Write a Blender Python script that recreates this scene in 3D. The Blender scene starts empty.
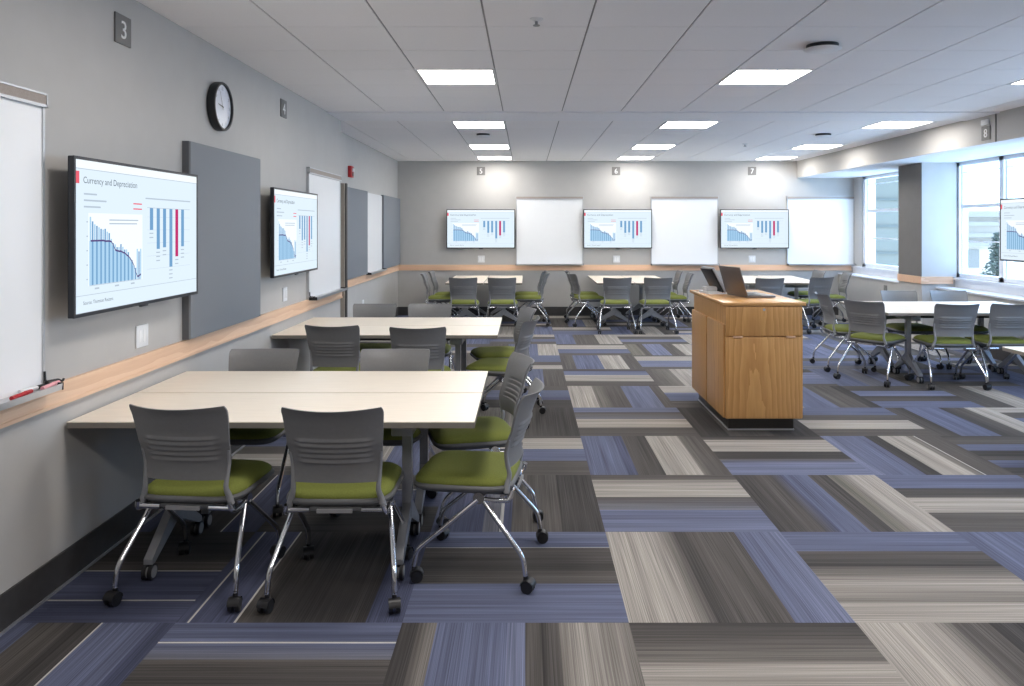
import bpy, bmesh, math, random
from mathutils import Vector, Matrix
R = math.radians
random.seed(7)
C = bpy.context.scene.collection
EYE = 1.594

# ------------------------------------------------------------------ materials
def srgb(r, g, b):
    f = lambda c: (c/255/12.92) if c/255 <= 0.04045 else ((c/255+0.055)/1.055)**2.4
    return (f(r), f(g), f(b), 1.0)

def mat(name, col, rough=0.6, metal=0.0, var=0.06, scale=30.0, bump=0.0, stretch=(1, 1, 1), spec=0.5):
    m = bpy.data.materials.new(name); m.use_nodes = True
    nt = m.node_tree; N = nt.nodes; L = nt.links
    b = N['Principled BSDF']
    b.inputs['Roughness'].default_value = rough
    b.inputs['Metallic'].default_value = metal
    b.inputs['Specular IOR Level'].default_value = spec
    tc = N.new('ShaderNodeTexCoord'); mp = N.new('ShaderNodeMapping'); mp.inputs['Scale'].default_value = stretch
    no = N.new('ShaderNodeTexNoise'); no.inputs['Scale'].default_value = scale; no.inputs['Detail'].default_value = 3
    L.new(tc.outputs['Object'], mp.inputs['Vector']); L.new(mp.outputs['Vector'], no.inputs['Vector'])
    cr = N.new('ShaderNodeValToRGB')
    c = col
    cr.color_ramp.elements[0].position = 0.3; cr.color_ramp.elements[1].position = 0.7
    cr.color_ramp.elements[0].color = (c[0]*(1-var), c[1]*(1-var), c[2]*(1-var), 1)
    cr.color_ramp.elements[1].color = (min(1, c[0]*(1+var)), min(1, c[1]*(1+var)), min(1, c[2]*(1+var)), 1)
    L.new(no.outputs['Fac'], cr.inputs['Fac']); L.new(cr.outputs['Color'], b.inputs['Base Color'])
    if bump:
        bp = N.new('ShaderNodeBump'); bp.inputs['Strength'].default_value = bump; bp.inputs['Distance'].default_value = 0.01
        L.new(no.outputs['Fac'], bp.inputs['Height']); L.new(bp.outputs['Normal'], b.inputs['Normal'])
    return m

def emis(name, col, s=1.0):
    m = bpy.data.materials.new(name); m.use_nodes = True
    nt = m.node_tree; nt.nodes.clear()
    o = nt.nodes.new('ShaderNodeOutputMaterial'); e = nt.nodes.new('ShaderNodeEmission')
    e.inputs['Color'].default_value = col; e.inputs['Strength'].default_value = s
    nt.links.new(e.outputs[0], o.inputs[0]); return m

def wood(name, c1, c2, scale=1.0, rough=0.35, axis='Z'):
    """long-grained wood: stretched noise plus distorted bands for the cathedral figure"""
    m = bpy.data.materials.new(name); m.use_nodes = True
    nt = m.node_tree; N = nt.nodes; L = nt.links; b = N['Principled BSDF']
    b.inputs['Roughness'].default_value = rough
    tc = N.new('ShaderNodeTexCoord'); mp = N.new('ShaderNodeMapping')
    mp.inputs['Scale'].default_value = {'Z': (1, 1, .20), 'X': (.16, 1, 1), 'Y': (1, .16, 1)}[axis]
    if axis == 'Z': mp.inputs['Rotation'].default_value = (R(7), R(3), 0); mp.inputs['Location'].default_value = (.07, .35, 0)
    L.new(tc.outputs['Object'], mp.inputs['Vector'])
    wv = N.new('ShaderNodeTexWave'); wv.wave_type = 'RINGS'; wv.rings_direction = axis
    wv.inputs['Scale'].default_value = 13*scale; wv.inputs['Distortion'].default_value = 3.2; wv.wave_profile = 'SAW'
    wv.inputs['Detail'].default_value = 2.5; wv.inputs['Detail Scale'].default_value = 1.6
    L.new(mp.outputs['Vector'], wv.inputs['Vector'])
    mp2 = N.new('ShaderNodeMapping'); k = 4
    mp2.inputs['Scale'].default_value = {'Z': (90, 90, k), 'X': (k, 90, 90), 'Y': (90, k, 90)}[axis]
    L.new(tc.outputs['Object'], mp2.inputs['Vector'])
    no = N.new('ShaderNodeTexNoise'); no.inputs['Scale'].default_value = 1.2*scale; no.inputs['Detail'].default_value = 4
    L.new(mp2.outputs['Vector'], no.inputs['Vector'])
    mx = N.new('ShaderNodeMath'); mx.operation = 'MULTIPLY_ADD'; mx.inputs[1].default_value = 0.45
    ml = N.new('ShaderNodeMath'); ml.operation = 'MULTIPLY'; ml.inputs[1].default_value = 0.6
    L.new(no.outputs['Fac'], ml.inputs[0]); L.new(wv.outputs['Fac'], mx.inputs[0]); L.new(ml.outputs[0], mx.inputs[2])
    cr = N.new('ShaderNodeValToRGB'); cr.color_ramp.elements[0].color = c1; cr.color_ramp.elements[1].color = c2
    cr.color_ramp.elements[0].position = 0.1; cr.color_ramp.elements[1].position = 0.85
    L.new(mx.outputs[0], cr.inputs['Fac']); L.new(cr.outputs['Color'], b.inputs['Base Color'])
    return m

M = {}
M['wall'] = mat('wall_paint', srgb(186, 184, 181), 0.75, var=0.02, scale=6, bump=0.0)
M['white_wall'] = mat('soffit_white', srgb(222, 224, 228), 0.7, var=0.02, scale=6)
M['column_dark'] = mat('column_grey', srgb(112, 110, 108), 0.8, var=0.03, scale=8)
M['tile'] = mat('ceiling_tile', srgb(246, 244, 245), 0.9, var=0.02, scale=220, bump=0.05)
M['tee'] = mat('ceiling_tee', srgb(150, 148, 148), 0.7, var=0.03)
M['gyp'] = mat('ceiling_plaster', srgb(243, 243, 246), 0.8, var=0.02)
M['base'] = mat('rubber_base', srgb(62, 60, 60), 0.6, var=0.08)
M['rail'] = wood('maple', srgb(222, 180, 146), srgb(242, 208, 178), 0.6, 0.4, 'Y')
M['railx'] = wood('maple_back', srgb(212, 168, 134), srgb(232, 194, 162), 0.6, 0.4, 'X')
M['oak'] = wood('oak', srgb(176, 124, 68), srgb(214, 166, 106), 1.0, 0.35, 'Z')
M['oaktop'] = wood('oak_top', srgb(190, 138, 82), srgb(220, 172, 116), 0.9, 0.25, 'Y')
M['oakdark'] = mat('oak_shadow_gap', srgb(92, 58, 26), 0.6)
M['toe'] = mat('toe_kick', srgb(48, 46, 44), 0.3)
M['board'] = mat('whiteboard_face', srgb(248, 249, 250), 0.26, var=0.006, scale=3)
M['alu'] = mat('aluminium', srgb(200, 201, 204), 0.35, 0.7, var=0.03)
M['cork'] = mat('map_rail_strip', srgb(164, 154, 146), 0.8, var=0.08, scale=200)
M['panel'] = mat('acoustic_fabric', srgb(132, 136, 142), 0.9, var=0.05, scale=400, bump=0.1)
M['paneledge'] = mat('acoustic_edge', srgb(96, 98, 103), 0.9, var=0.05, scale=400)
M['black'] = mat('black_plastic', srgb(26, 27, 30), 0.4, var=0.1)
M['tvblack'] = mat('tv_bezel', srgb(40, 42, 48), 0.35, var=0.05)
M['plate'] = mat('white_plate', srgb(228, 230, 232), 0.5, var=0.02)
M['sign'] = mat('sign_grey', srgb(122, 120, 118), 0.6, var=0.03)
M['signtext'] = mat('sign_text', srgb(232, 232, 232), 0.6, var=0.02)
M['red'] = mat('red_enamel', srgb(180, 26, 34), 0.4, var=0.05)
M['pink'] = mat('pink_label', srgb(236, 170, 176), 0.5, var=0.05)
M['clockface'] = mat('clock_face', srgb(226, 230, 240), 0.25, var=0.02)
M['cream'] = mat('cream_laminate', srgb(248, 237, 221), 0.35, var=0.03, scale=18, stretch=(.3, 3, 1))
M['edge'] = mat('table_edge', srgb(140, 134, 126), 0.5, var=0.04)
M['tleg'] = mat('table_silver', srgb(150, 152, 156), 0.38, 0.35, var=0.04)
M['under'] = mat('table_under', srgb(70, 68, 68), 0.8, var=0.05)
M['chrome'] = mat('chrome', srgb(222, 223, 226), 0.12, 1.0, var=0.02)
M['shell'] = mat('grey_plastic', srgb(120, 120, 121), 0.42, var=0.03, scale=60)
M['shellf'] = mat('grey_plastic_frame', srgb(138, 139, 142), 0.38, var=0.03)
M['green'] = mat('green_fabric', srgb(113, 120, 52), 0.9, var=0.1, scale=160, bump=0.15)
M['pan'] = mat('seat_pan_plastic', srgb(96, 97, 99), 0.5, var=0.03)
M['caster'] = mat('caster_black', srgb(30, 30, 33), 0.4, var=0.1)
M['castergrey'] = mat('caster_grey', srgb(150, 150, 152), 0.45, var=0.05)
M['laptop'] = mat('laptop_grey', srgb(120, 110, 104), 0.35, 0.5, var=0.03)
M['laptopkey'] = mat('laptop_keys', srgb(50, 50, 54), 0.5, var=0.05)
M['window_frame'] = mat('window_frame', srgb(236, 238, 242), 0.5, 0.0, var=0.03)
M['facade'] = mat('far_facade', srgb(170, 156, 140), 0.8, var=0.05, scale=2)
M['facadeline'] = mat('far_facade_trim', srgb(132, 121, 108), 0.8, var=0.05)
M['facadewin'] = mat('far_window', srgb(108, 100, 90), 0.3, var=0.1)
M['wing'] = mat('wing_brick', srgb(100, 96, 84), 0.8, var=0.06, scale=6, stretch=(1, 1, 8))
M['wingline'] = mat('wing_trim', srgb(84, 84, 76), 0.7, var=0.06)
M['leaf'] = mat('leaf', srgb(80, 82, 66), 0.8, var=0.3, scale=4)
M['bark'] = mat('bark', srgb(60, 56, 52), 0.9, var=0.2)
M['lamp'] = emis('lamp_diffuser', (1.0, 0.965, 0.92, 1), 18.5)
M['lampframe'] = mat('lamp_frame', srgb(220, 220, 220), 0.5, var=0.02)
M['pad'] = mat('ceiling_device_white', srgb(236, 236, 238), 0.5, var=0.02)
M['tan'] = mat('corner_guard_tan', srgb(158, 150, 140), 0.5, var=0.03)
M['guarddark'] = mat('corner_guard_dark', srgb(84, 82, 80), 0.6, var=0.03)
# screen colours
S = [emis('screen_back', srgb(216, 231, 242), 1.0), emis('screen_bar', srgb(112, 156, 196), 1.0), emis('screen_area', srgb(166, 203, 230), 1.0),
     emis('screen_magenta', srgb(186, 52, 108), 1.0), emis('screen_red', srgb(226, 96, 112), 1.0), emis('screen_text', srgb(92, 104, 118), 1.0),
     emis('screen_faint', srgb(176, 190, 204), 1.0), emis('screen_white', srgb(236, 244, 250), 1.0), emis('screen_line', srgb(88, 74, 124), 1.0)]

def glass_mat():
    m = bpy.data.materials.new('window_glass'); m.use_nodes = True
    nt = m.node_tree; N = nt.nodes; N.clear(); L = nt.links
    o = N.new('ShaderNodeOutputMaterial'); mx = N.new('ShaderNodeMixShader'); t = N.new('ShaderNodeBsdfTransparent')
    g = N.new('ShaderNodeBsdfGlossy'); f = N.new('ShaderNodeValue'); f.outputs[0].default_value = 0.05
    t.inputs['Color'].default_value = (0.95, 0.98, 1, 1); g.inputs['Roughness'].default_value = 0.02
    L.new(f.outputs[0], mx.inputs[0]); L.new(t.outputs[0], mx.inputs[1]); L.new(g.outputs[0], mx.inputs[2]); L.new(mx.outputs[0], o.inputs[0])
    return m
M['glass'] = glass_mat()

# ------------------------------------------------------------------ mesh builder
class MB:
    def __init__(s): s.v = []; s.f = []; s.m = []; s.s = []
    def add(s, verts, faces, mi=0, smooth=False, T=None):
        o = len(s.v)
        for p in verts:
            p = Vector(p); s.v.append(T @ p if T else p)
        for k, f in enumerate(faces):
            s.f.append([i+o for i in f]); s.m.append(mi if isinstance(mi, int) else mi[k]); s.s.append(smooth)
        return s
    def box(s, x0, x1, y0, y1, z0, z1, mi=0, bev=0.0, T=None):
        if x0 > x1: x0, x1 = x1, x0
        if y0 > y1: y0, y1 = y1, y0
        if z0 > z1: z0, z1 = z1, z0
        if bev <= 0:
            V = [(x0,y0,z0),(x1,y0,z0),(x1,y1,z0),(x0,y1,z0),(x0,y0,z1),(x1,y0,z1),(x1,y1,z1),(x0,y1,z1)]
            return s.add(V, [(0,3,2,1),(4,5,6,7),(0,1,5,4),(1,2,6,5),(2,3,7,6),(3,0,4,7)], mi, False, T)
        b = bmesh.new(); bmesh.ops.create_cube(b, size=1.0)
        for v in b.verts:
            v.co = Vector(((x0+x1)/2+v.co.x*(x1-x0), (y0+y1)/2+v.co.y*(y1-y0), (z0+z1)/2+v.co.z*(z1-z0)))
        bmesh.ops.bevel(b, geom=list(b.edges), offset=bev, segments=2, profile=0.5, affect='EDGES')
        b.verts.index_update()
        s.add([v.co.copy() for v in b.verts], [[v.index for v in f.verts] for f in b.faces], mi, True, T); b.free(); return s
    def prism(s, outline, x0, x1, mi=0, T=None):
        """outline in (y,z) extruded along x"""
        n = len(outline)
        V = [(x0, y, z) for y, z in outline]+[(x1, y, z) for y, z in outline]
        F = [list(range(n))[::-1], list(range(n, 2*n))]+[(i, (i+1) % n, n+(i+1) % n, n+i) for i in range(n)]
        return s.add(V, F, mi, False, T)
    def cyl(s, p0, p1, r0, r1=None, n=16, mi=0, caps=True, T=None):
        r1 = r0 if r1 is None else r1
        p0, p1 = Vector(p0), Vector(p1); d = (p1-p0).normalized()
        a = d.orthogonal().normalized(); b = d.cross(a)
        V = [p0+(a*math.cos(2*math.pi*i/n)+b*math.sin(2*math.pi*i/n))*r0 for i in range(n)]
        V += [p1+(a*math.cos(2*math.pi*i/n)+b*math.sin(2*math.pi*i/n))*r1 for i in range(n)]
        F = [(i, (i+1) % n, n+(i+1) % n, n+i) for i in range(n)]
        s.add(V, F, mi, True, T)
        if caps: s.add(V, [list(range(n))[::-1], list(range(n, 2*n))], mi, False, T)
        return s
    def lathe(s, prof, n=32, mi=0, T=None):
        """prof list of (r,z); around z"""
        V = []; F = []
        for r, z in prof:
            for i in range(n):
                a = 2*math.pi*i/n; V.append((r*math.cos(a), r*math.sin(a), z))
        for k in range(len(prof)-1):
            for i in range(n): F.append((k*n+i, k*n+(i+1) % n, (k+1)*n+(i+1) % n, (k+1)*n+i))
        return s.add(V, F, mi, True, T)
    def tube(s, pts, r, n=10, mi=0, bend=0.03, T=None, flat=1.0):
        P = [Vector(p) for p in pts]; path = [P[0]]
        for i in range(1, len(P)-1):
            d0 = (P[i-1]-P[i]); d1 = (P[i+1]-P[i]); k = min(bend, d0.length*.45, d1.length*.45)
            a = P[i]+d0.normalized()*k; c = P[i]+d1.normalized()*k
            for t in (0, .25, .5, .75, 1): path.append((1-t)**2*a+2*t*(1-t)*P[i]+t*t*c)
        path.append(P[-1])
        V = []; F = []; up = None
        for i, p in enumerate(path):
            d = (path[min(i+1, len(path)-1)]-path[max(i-1, 0)]).normalized()
            if up is None: up = d.orthogonal().normalized()
            up = (up-d*up.dot(d)).normalized(); b = d.cross(up)
            rr = r[0]+(r[1]-r[0])*i/(len(path)-1) if isinstance(r, tuple) else r
            for j in range(n):
                a = 2*math.pi*j/n; V.append(p+up*math.cos(a)*rr+b*math.sin(a)*rr)
        for i in range(len(path)-1):
            for j in range(n): F.append((i*n+j, i*n+(j+1) % n, (i+1)*n+(j+1) % n, (i+1)*n+j))
        s.add(V, F, mi, True, T); m = len(path)
        return s.add(V, [list(range(n))[::-1], list(range((m-1)*n, m*n))], mi, False, T)
    def text(s, body, size, mi, T, align='LEFT', extrude=0.0):
        c = bpy.data.curves.new('t', 'FONT'); c.body = body; c.size = size; c.align_x = align; c.extrude = extrude; c.resolution_u = 3
        o = bpy.data.objects.new('t', c); C.objects.link(o); bpy.context.view_layer.update()
        me = o.to_mesh()
        s.add([v.co.copy() for v in me.vertices], [list(p.vertices) for p in me.polygons], mi, False, T)
        o.to_mesh_clear(); bpy.data.objects.remove(o); bpy.data.curves.remove(c); return s
    def build(s, name, mats, parent=None, loc=None, rz=0.0, angle=40):
        me = bpy.data.meshes.new(name); me.from_pydata([tuple(v) for v in s.v], [], s.f)
        if not isinstance(mats, (list, tuple)): mats = [mats]
        for m in mats: me.materials.append(m)
        me.polygons.foreach_set('material_index', s.m); me.polygons.foreach_set('use_smooth', s.s)
        me.validate(); me.update()
        try: me.set_sharp_from_angle(angle=R(angle))
        except Exception: pass
        o = bpy.data.objects.new(name, me); C.objects.link(o)
        if parent: o.parent = parent
        if loc: o.location = loc
        o.rotation_euler.z = rz
        return o

def empty(name, loc, rz=0.0):
    o = bpy.data.objects.new(name, None); C.objects.link(o); o.location = loc; o.rotation_euler.z = rz
    o.empty_display_size = 0.1; return o
def tag(o, label, cat, group=None, kind=None):
    o['label'] = label; o['category'] = cat
    if group: o['group'] = group
    if kind: o['kind'] = kind
    return o
def struct(o): o['kind'] = 'structure'; return o
def copy_tree(o, parent=None):
    c = o.copy(); C.objects.link(c)
    if parent: c.parent = parent
    for ch in list(o.children): copy_tree(ch, c)
    return c

# ------------------------------------------------------------------ room shell
XL, XL2, XS, XR = -2.063, -2.33, 4.92, 5.95      # near left wall, recessed far left wall, soffit face, window wall
YB, YF = 13.80, -2.6                             # back wall, wall behind the camera
YE = 8.475                                       # where the near left wall ends
ZC, ZS = 2.794, 2.489

# carpet: quarter-turned square tiles with banded stripes, one mesh
PAL = {'B': srgb(92, 97, 120), 'N': srgb(73, 77, 99), 'D': srgb(84, 80, 77), 'M': srgb(112, 107, 102), 'L': srgb(155, 149, 142),
       'K': srgb(64, 61, 60), 'W': srgb(186, 183, 178), 'P': srgb(106, 111, 134), 'O': srgb(110, 106, 98), 'G': srgb(104, 104, 112)}
def seq(txt):
    """'L4>D3 B3' : band of weight 4 fading from L towards D, then a flat band ..."""
    out = []
    for tok in txt.split():
        if '>' in tok:
            a, b = tok.split('>'); out.append((float(a[1:]), a[0], b[0]))
        else: out.append((float(tok[1:]), tok[0], tok[0]))
    return out
CELL = {  # (row, col): bands, far to near for across-lying stripes, left to right for stripes running away
 (-1,-3): 'N5>B D2 K1.5 W.12 B3 N1', (-1,-2): 'B1.3 W.1 B1>G D2>K D1 K3', (-1,-1): 'K1 D1>M B4 P1 D.9 K1>D M1>L L3>M', (-1,0): 'K1.2>D D1.5>M M.6>L L3>M L3',
 (-1,1): 'L3 L2>M D2 K2 B3', (-1,2): 'B2 D2 L4 D2',
 (0,-3): 'K4 D1 W.12 N3 W.12 N2', (0,-2): 'N.6 W.12 N2.4 W.12 D3>K K4 N2', (0,-1): 'P1 B1.3 W.08 D3>K D1.5 B4', (0,0): 'L2.5 L1.5>D K1>D D2.5 B2.7>P', (0,1): 'B2.6 D1.8>K D1>M M.8>L L2>M L1.8',
 (0,2): 'B4 D3 L3', (0,3): 'B2 D3 L3 D2',
 (1,-3): 'N4 K4 W.1 N2', (1,-2): 'D3 W.1 N3 K4', (1,-1): 'B3>N G1 W.2 N.5 D3 K2.5', (1,0): 'D1.1 L.6>M L3 D2.4>G B3.6>P', (1,1): 'K3>D D1.2>N B2 D1.6>K O1 M1>L L2', (1,2): 'B2.8 K1.8>D L2.6 D3', (1,3): 'D3>N B3 L2 D2',
 (2,-1): 'D.6 L2.6>L B2.6 D2.8', (2,0): 'B3 N.8 D2.2>K L3 M1>D D1.2', (2,1): 'K1>D L2.8 K1.6 D1>P P2.2', (2,2): 'P1 B3.2 K1.3 L2.7 M.7 W.12 D2.4', (2,3): 'K1>D D1.4 B1.7 K1.4 D1 B1.7>N K1.6', (2,4): 'D2 L3 B4',
 (3,-1): 'L3>M M2>L D3>K K1.6', (3,0): 'B1.8>P D2.4>G L2.8 D2.6', (3,1): 'K2 D3 K3', (3,2): 'B2.6 D1.6 L2.6 D2', (3,3): 'D2>K B3.6 K2.6>D L2.4', (3,4): 'L2 D2 B4 D2',
 (4,-1): 'D2 B3 N1 K3', (4,0): 'L3 M2>D D1.6 B3.6>P D1.2', (4,1): 'L3>L P.6 B2.6 D2.6', (4,2): 'L2 B2.8 D2.4 K1', (4,3): 'D2.2 P2.2 K2>D B2.4', (4,4): 'D3 L3 B4',
 (5,-1): 'M3 B3 D2', (5,0): 'D1>K B2.2>P L3 D2.2', (5,1): 'D3>M L5 D2', (5,2): 'D2 P3 B3 D1', (5,3): 'B3 G2 P2 D2', (5,4): 'P2 D1 B3 D2', (5,5): 'B3 D2 P2',
 (6,-1): 'B4 D2 L2', (6,0): 'D2 B4 L3.6 D2', (6,1): 'D.8 L3 P4 D1.4', (6,2): 'L2 B3 D2 P2', (6,3): 'P2 D2 B3 G2', (6,4): 'B3 D2 P2 D1', (6,-2): 'L2 B2 D3',
 (7,-1): 'D2 B3 L2', (7,0): 'D1 L3 B3 D1.5', (7,1): 'O2 D1 P3 D2 L3', (7,2): 'P2 L1.5 B3 D2', (7,3): 'D2 B3 P2 D1', (7,4): 'P2 B2 D3',
 (8,-1): 'L2 D2 B2 D2', (8,0): 'B3 D3.6 L3.6', (8,1): 'L2 D3 P2.4 D2', (8,2): 'L3 B2 D3',
}
TEMPL = ['B3 D2 L3 D2', 'D2 L3 B3 D2', 'L3>M D3 B4', 'B2.6>P K1.6 L2.7 M.8 D2', 'D2 P2 D2 L2 B2', 'K1 L3 D2>G B4', 'D3 B3 L2 D2']
def make_floor():
    me = bpy.data.meshes.new('floor'); V = []; F = []; COL = []; UV = []
    S0 = 0.914; X0 = 0.415; Y0 = 3.064
    x_lo, x_hi, y_lo, y_hi = XL2, XR, YF, YB
    rnd = random.Random(3)
    for r in range(-7, 13):
        for c in range(-4, 8):
            cx, cy = X0+S0*c, Y0+S0*r
            vert = (r+c) % 2 == 0
            txt = CELL.get((r, c)) or TEMPL[rnd.randrange(len(TEMPL))]
            bands = seq(txt); tot = sum(b[0] for b in bands); t = 0.0
            off = rnd.random()*50
            for w, a, b in bands:
                t0, t1 = t/tot, (t+w)/tot; t += w
                if vert: q = [cx+S0*t0, cx+S0*t1, cy, cy+S0]
                else: q = [cx, cx+S0, cy+S0*(1-t1), cy+S0*(1-t0)]
                ca, cb = PAL[a], PAL[b]
                g = (lambda k: tuple(ca[i]+(cb[i]-ca[i])*k for i in range(3))+(1,))
                n0, n1 = 0.0, 1.0
                # clip to the room
                xa, xb = max(q[0], x_lo), min(q[1], x_hi); ya, yb = max(q[2], y_lo), min(q[3], y_hi)
                if xb-xa < 1e-4 or yb-ya < 1e-4: continue
                i = len(V); V += [(xa, ya, 0), (xb, ya, 0), (xb, yb, 0), (xa, yb, 0)]; F.append((i, i+1, i+2, i+3))
                if vert:
                    COL += [g(0), g(1), g(1), g(0)]
                    UV += [(xa+off, ya), (xb+off, ya), (xb+off, yb), (xa+off, yb)]
                else:   # far edge is the start of the band
                    COL += [g(1), g(1), g(0), g(0)]
                    UV += [(ya+off, xa), (ya+off, xb), (yb+off, xb), (yb+off, xa)]
    me.from_pydata(V, [], F)
    at = me.color_attributes.new('stripe', 'FLOAT_COLOR', 'CORNER')
    uv = me.uv_layers.new(name='UVMap')
    for i in range(len(COL)):
        at.data[i].color = COL[i]; uv.data[i].uv = UV[i]
    m = bpy.data.materials.new('carpet'); m.use_nodes = True
    nt = m.node_tree; N = nt.nodes; L = nt.links; b = N['Principled BSDF']; b.inputs['Roughness'].default_value = 0.85
    b.inputs['Specular IOR Level'].default_value = 0.25
    va = N.new('ShaderNodeVertexColor'); va.layer_name = 'stripe'
    uvn = N.new('ShaderNodeUVMap'); uvn.uv_map = 'UVMap'
    def noise(sx, sy, det):
        mp = N.new('ShaderNodeMapping'); mp.inputs['Scale'].default_value = (sx, sy, 1); L.new(uvn.outputs[0], mp.inputs[0])
        no = N.new('ShaderNodeTexNoise'); no.inputs['Scale'].default_value = 1; no.inputs['Detail'].default_value = det; L.new(mp.outputs[0], no.inputs[0]); return no
    n1 = noise(230, 1.2, 1.5); n2 = noise(26, 0.5, 2); n3 = noise(420, 420, 1)
    def rng(n, a, b_, lo, hi):
        r_ = N.new('ShaderNodeMapRange'); r_.inputs[1].default_value = a; r_.inputs[2].default_value = b_; r_.inputs[3].default_value = lo; r_.inputs[4].default_value = hi
        L.new(n.outputs['Fac'], r_.inputs[0]); return r_
    r1 = rng(n1, .3, .7, .66, 1.36); r2 = rng(n2, .3, .7, .78, 1.22); r3 = rng(n3, .3, .7, .88, 1.12)
    p = N.new('ShaderNodeMath'); p.operation = 'MULTIPLY'; L.new(r1.outputs[0], p.inputs[0]); L.new(r2.outputs[0], p.inputs[1])
    p2 = N.new('ShaderNodeMath'); p2.operation = 'MULTIPLY'; L.new(p.outputs[0], p2.inputs[0]); L.new(r3.outputs[0], p2.inputs[1])
    vm = N.new('ShaderNodeVectorMath'); vm.operation = 'SCALE'; L.new(va.outputs['Color'], vm.inputs[0]); L.new(p2.outputs[0], vm.inputs['Scale'])
    L.new(vm.outputs[0], b.inputs['Base Color'])
    bp = N.new('ShaderNodeBump'); bp.inputs['Strength'].default_value = .25; bp.inputs['Distance'].default_value = .004
    L.new(n1.outputs['Fac'], bp.inputs['Height']); L.new(bp.outputs[0], b.inputs['Normal'])
    me.materials.append(m); me.update()
    o = bpy.data.objects.new('floor', me); C.objects.link(o); return struct(o)
make_floor()

# walls
w = MB(); w.box(XL-.9, XL, YF, YE, 0, ZC+.05); w.box(XL2-.2, XL2, YE, YB, 0, ZC+.05)
struct(w.build('wall_left', M['wall']))
w = MB(); w.box(XL2-.2, XR+.4, YB, YB+.2, 0, ZC+.05); struct(w.build('wall_back', M['wall']))
w = MB(); w.box(XL-.2, XR+.4, YF-.2, YF, 0, ZC+.05); struct(w.build('wall_front', M['wall']))
WINS = [(11.75, 13.46), (7.60, 10.56), (3.40, 6.60)]      # window spans along the right wall
ZW = 0.90
w = MB(); w.box(XR, XR+.14, YF, YB, 0, ZW); w.box(XR, XR+.14, YF, YB, ZS, ZC+.05)
for a, b in ((YF, 3.40), (6.60, 7.60), (10.56, 11.75), (13.46, YB)): w.box(XR, XR+.14, a, b, ZW, ZS)
struct(w.build('wall_right', M['wall']))
w = MB(); w.box(XS, XR, YF, YB, ZS, ZC+.05); w.f and None
# soffit: face in wall paint, underside white
me_m = [0]*6; w.m = [1 if i == 0 else 0 for i in range(6)]
struct(w.build('soffit', [M['wall'], M['white_wall']]))
w = MB(); w.box(XS-.006, XS+.004, 7.945, 7.965, ZS, ZC); struct(w.build('trim_1', M['guarddark']))
# columns standing off the window wall
XCOL = 5.47
w = MB(); w.box(XCOL, XR, 10.50, 11.15, 0, ZS); w.box(XCOL-.006, XCOL, 10.50, 11.15, .914, ZS, 1); struct(w.build('column', [M['wall'], M['column_dark']]))
w = MB(); w.box(XCOL+.08, XR, 7.05, 7.75, 0, ZS); struct(w.build('column.001', M['wall']))
# convector ledge under the windows
def ledge(name, a, b):
    w = MB(); w.box(5.68, XR, a, b, 0, .745, 0); w.box(5.66, XR, a, b, .745, .768, 1)
    w.box(XR-.05, XR, a, b, .87, .90, 1); w.box(XR-.02, XR, a, b, .768, .87, 1)
    return struct(w.build(name, [M['wall'], M['white_wall']]))
ledge('window_ledge', 11.15, YB); ledge('window_ledge.001', 7.75, 10.50); ledge('window_ledge.002', YF, 7.05)
# chair rails: board with a small lip at the bottom
def rail_y(name, x, y0, y1, s, m):
    w = MB(); w.box(x, x+s*.020, y0, y1, .826, .914); w.box(x, x+s*.026, y0, y1, .812, .828); return struct(w.build(name, m))
rail_y('trim_2', XL, YF, YE-.03, 1, M['rail']); rail_y('trim_3', XL2, YE+.06, YB, 1, M['rail'])
w = MB(); w.box(XL2+.02, XR-.05, YB-.020, YB, .826, .914); w.box(XL2+.02, XR-.05, YB-.026, YB, .812, .828); struct(w.build('trim_4', M['railx']))
w = MB(); w.box(XCOL-.022, XR-.06, 10.478, 10.50, .812, .914, 0); w.box(XCOL-.022, XCOL, 10.50, 11.15, .812, .914, 0); struct(w.build('trim_5', M['railx']))
# corner guard at the end of the near wall
w = MB(); w.box(XL-.002, XL+.043, YE-.03, YE+.05, 0, 2.085, 0); w.box(XL+.043, XL+.062, YE+.0, YE+.05, 0, 2.085, 1); struct(w.build('trim_6', [M['tan'], M['guarddark']]))
# baseboards
def bb(name, x0, x1, y0, y1): w = MB(); w.box(x0, x1, y0, y1, 0, .152); struct(w.build(name, M['base']))
bb('baseboard_left', XL, XL+.010, YF, YE-.03); bb('baseboard_left.001', XL2, XL2+.010, YE, YB)
bb('baseboard_back', XL2+.01, XR-.28, YB-.010, YB); bb('baseboard_right', 5.67, 5.68, YF, 10.5)
w = MB(); w.box(XL+.010, XL+.016, YF, YE-.03, 0, .012); struct(w.build('trim_7', M['alu']))

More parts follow.
